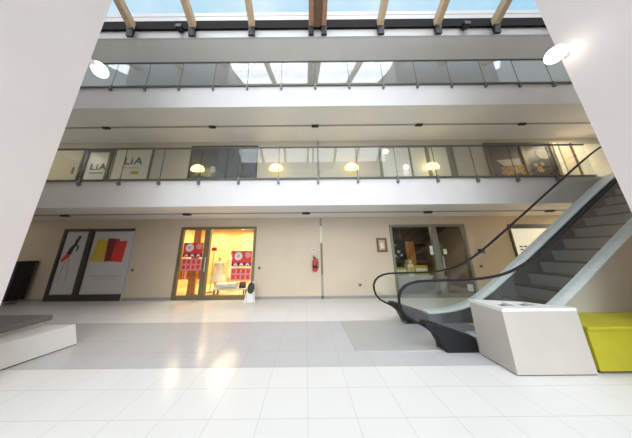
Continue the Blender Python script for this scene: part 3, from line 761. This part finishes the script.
for nm, Y, inn in (('near', YB, 1), ('far', YA, -1)):
    hw = .09 if inn > 0 else .125
    yi0, yi1 = (Y+hw-.02, Y+hw) if inn > 0 else (Y-hw, Y-hw+.02)
    MB().strip([(x, .20+ez(x)) for x in XS], [(x, ez(x)-.30 if x > 3.4 else 0.0) for x in XS], yi0, yi1).build('skirt_panel', 'skirt', esc)
    MB().strip([(x, .225+ez(x)) for x in XD], [(x, .195+ez(x)) for x in XD], Y-hw, Y+hw).build('deck', 'alu2', esc)
    yo0, yo1 = (Y-hw, Y-hw+.02) if inn > 0 else (Y+hw-.02, Y+hw)
    MB().strip([(x, .20+ez(x)) for x in XD], [(x, 0 if x < 4.6 else max(0, ez(x)-.85)) for x in XD], yo0, yo1).build('outer_cladding', 'boxw', esc)
    # handrail
    loop = [(2.30, .16), (2.15, .26), (2.02, .35), (1.86, .42), (1.72, .50), (1.645, .60), (1.615, .72), (1.62, .82), (1.67, .92), (1.75, .99), (1.86, 1.04), (2.0, 1.068), (2.2, 1.078)]
    path = [(x, Y, z) for x, z in loop]+[(x, Y, 1.078+ez(x)) for x in [2.4+.15*k for k in range(52)]]
    MB().tube(path, .021, 10, .034).build('handrail', 'rubber', esc, smooth=True)
    # glass: rounded entry panel, then one panel per metre
    gp = [(x+.02, z) for x, z in loop[3:]]
    xs = [2.4+.15*k for k in range(6)]
    entry = gp+[(x, 1.06+ez(x)) for x in xs]+[(x, .22+ez(x)) for x in xs[::-1]]+[(2.2, .24)]
    MB().prism(entry, Y-.006, Y+.006).build('glass_panel', 'glass', esc)
    x = xs[-1]
    while x < 9.9:
        q = [x+.012+.988*k/8 for k in range(9)]
        MB().strip([(a, 1.06+ez(a)) for a in q], [(a, .22+ez(a)) for a in q], Y-.006, Y+.006).build('glass_panel', 'glass', esc); x += 1.0
    # black handrail inlet
    nw = MB().prism([(1.96, .36), (1.96, .43), (2.08, .43), (2.70, .225), (2.76, .19), (2.76, 0.0), (2.24, 0.0), (2.12, .24)], Y-hw-.002, Y+hw+.002)
    nw.build('handrail_inlet', 'rubber', esc, bevel=.02)
un = [x for x in XS if x > 4.55]
MB().strip([(x, max(0.001, ez(x)-.83)) for x in un], [(x, max(0, ez(x)-.87)) for x in un], YB-.08, YA+.12).build('underside', 'boxw', esc)
# white housing beside the escalator with slots in its top
hb = thing('slotted_housing', (3.2, 2.93, 0), 'big warm white box with slotted top in front of the escalator foot', 'box')
plan = [(2.735, 2.645), (3.785, 2.645), (3.785, 2.70), (3.58, 2.80), (3.42, 2.96), (3.2, 3.02), (2.735, 3.14)]
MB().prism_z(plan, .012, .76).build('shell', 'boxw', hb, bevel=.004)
MB().prism_z([(a+(.01 if a < 3 else -.01), b+(.01 if b < 2.8 else -.01)) for a, b in plan], 0, .012).build('foot_joint', 'recess', hb)
rim = MB()
rim.prism_z([(2.735, 2.645), (3.785, 2.645), (3.785, 2.70), (3.63, 2.765), (2.735, 2.765)], .76, .80)
rim.box(2.735, 2.87, 2.765, 2.95, .76, .80); rim.box(3.08, 3.19, 2.765, 2.95, .76, .80)
rim.prism_z([(3.40, 2.765), (3.63, 2.765), (3.58, 2.80), (3.43, 2.95), (3.40, 2.95)], .76, .80)
rim.prism_z([(2.735, 2.95), (3.43, 2.95), (3.42, 2.96), (3.2, 3.02), (2.735, 3.14)], .76, .80)
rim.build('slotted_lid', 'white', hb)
for a, b in ((2.87, 3.08), (3.19, 3.40)): MB().box(a, b, 2.765, 2.95, .7605, .766).build('slot', 'recess', hb)
# yellow-green bench
yb = thing('lime_bench', (4.7, 2.9, 0), 'yellow green boxed bench right of the white slotted box', 'bench')
MB().box(3.84, 6.0, 2.65, 3.15, .04, .53).build('bench_body', 'lime', yb, bevel=.006)
MB().box(3.82, 6.02, 2.62, 3.16, .53, .57, bevel=.006).build('bench_top', 'lime', yb)
MB().box(3.88, 5.95, 2.70, 3.12, 0, .04).build('bench_plinth', 'recess', yb)

# low white platform with a dark slab at the left
pf = thing('white_platform', (-5.6, 3.0, 0), 'low white platform with a dark grey slab by the left pier', 'platform')
pb = MB().prism_z([(-8.5, 2.42), (-4.45, 2.42), (-4.2, 3.56), (-8.5, 3.56)], .012, .33)
for v in pb.bm.verts:
    if v.co.z > .2 and v.co.x > -5: v.co.x -= .12
pb.build('platform_body', 'white', pf, bevel=.006)
MB().prism_z([(-8.5, 2.43), (-4.46, 2.43), (-4.21, 3.55), (-8.5, 3.55)], 0, .012).build('foot_joint', 'recess', pf)
MB().box(-8.4, -4.88, 2.45, 3.54, .33, .40).build('upper_tier', 'white', pf)
MB().box(-8.45, -4.80, 2.44, 3.57, .40, .49).build('dark_slab', 'slab', pf, bevel=.006)

# ---------------------------------------------------------------- daylight
W = bpy.data.worlds.new('sky'); S.world = W; W.use_nodes = True
N = W.node_tree.nodes; L = W.node_tree.links; bg = N['Background']
tc = N.new('ShaderNodeTexCoord'); nz = N.new('ShaderNodeTexNoise'); nz.inputs['Scale'].default_value = 2.2; nz.inputs['Detail'].default_value = 5
cr = N.new('ShaderNodeValToRGB'); cr.color_ramp.elements[0].position = .42; cr.color_ramp.elements[1].position = .66
cr.color_ramp.elements[0].color = (.48, .72, .84, 1); cr.color_ramp.elements[1].color = (.92, .96, .98, 1)
L.new(tc.outputs['Generated'], nz.inputs['Vector']); L.new(nz.outputs['Fac'], cr.inputs['Fac']); L.new(cr.outputs['Color'], bg.inputs['Color'])
bg.inputs['Strength'].default_value = .92
sun = bpy.data.lights.new('sun', 'SUN'); sun.energy = 4.6; sun.angle = math.radians(85); sun.color = (1, .87, .80)
so = bpy.data.objects.new('sun', sun); COL.objects.link(so)
so.rotation_euler = Vector((0.0, 1.0, -.9)).to_track_quat('-Z', 'Y').to_euler(); so.location = (0, -4, 20)

# ---------------------------------------------------------------- camera
cd = bpy.data.cameras.new('camera'); cam = bpy.data.objects.new('camera', cd); COL.objects.link(cam)
cd.sensor_fit = 'HORIZONTAL'; cd.sensor_width = 36; cd.lens = 170*36/632
cd.shift_x = (316-306)/632; cd.shift_y = -(219-212)/632
cd.clip_start = .05; cd.clip_end = 200
pitch, roll = math.radians(13.24), math.radians(0.55)
cam.matrix_world = Matrix.Translation((0, 0, 1.6)) @ Matrix.Rotation(PI/2+pitch, 4, 'X') @ Matrix.Rotation(-roll, 4, 'Z')
S.camera = cam
S.view_settings.view_transform = 'Standard'; S.view_settings.look = 'None'
S.view_settings.exposure = .25; S.view_settings.gamma = 1; S.view_settings.use_curve_mapping = False
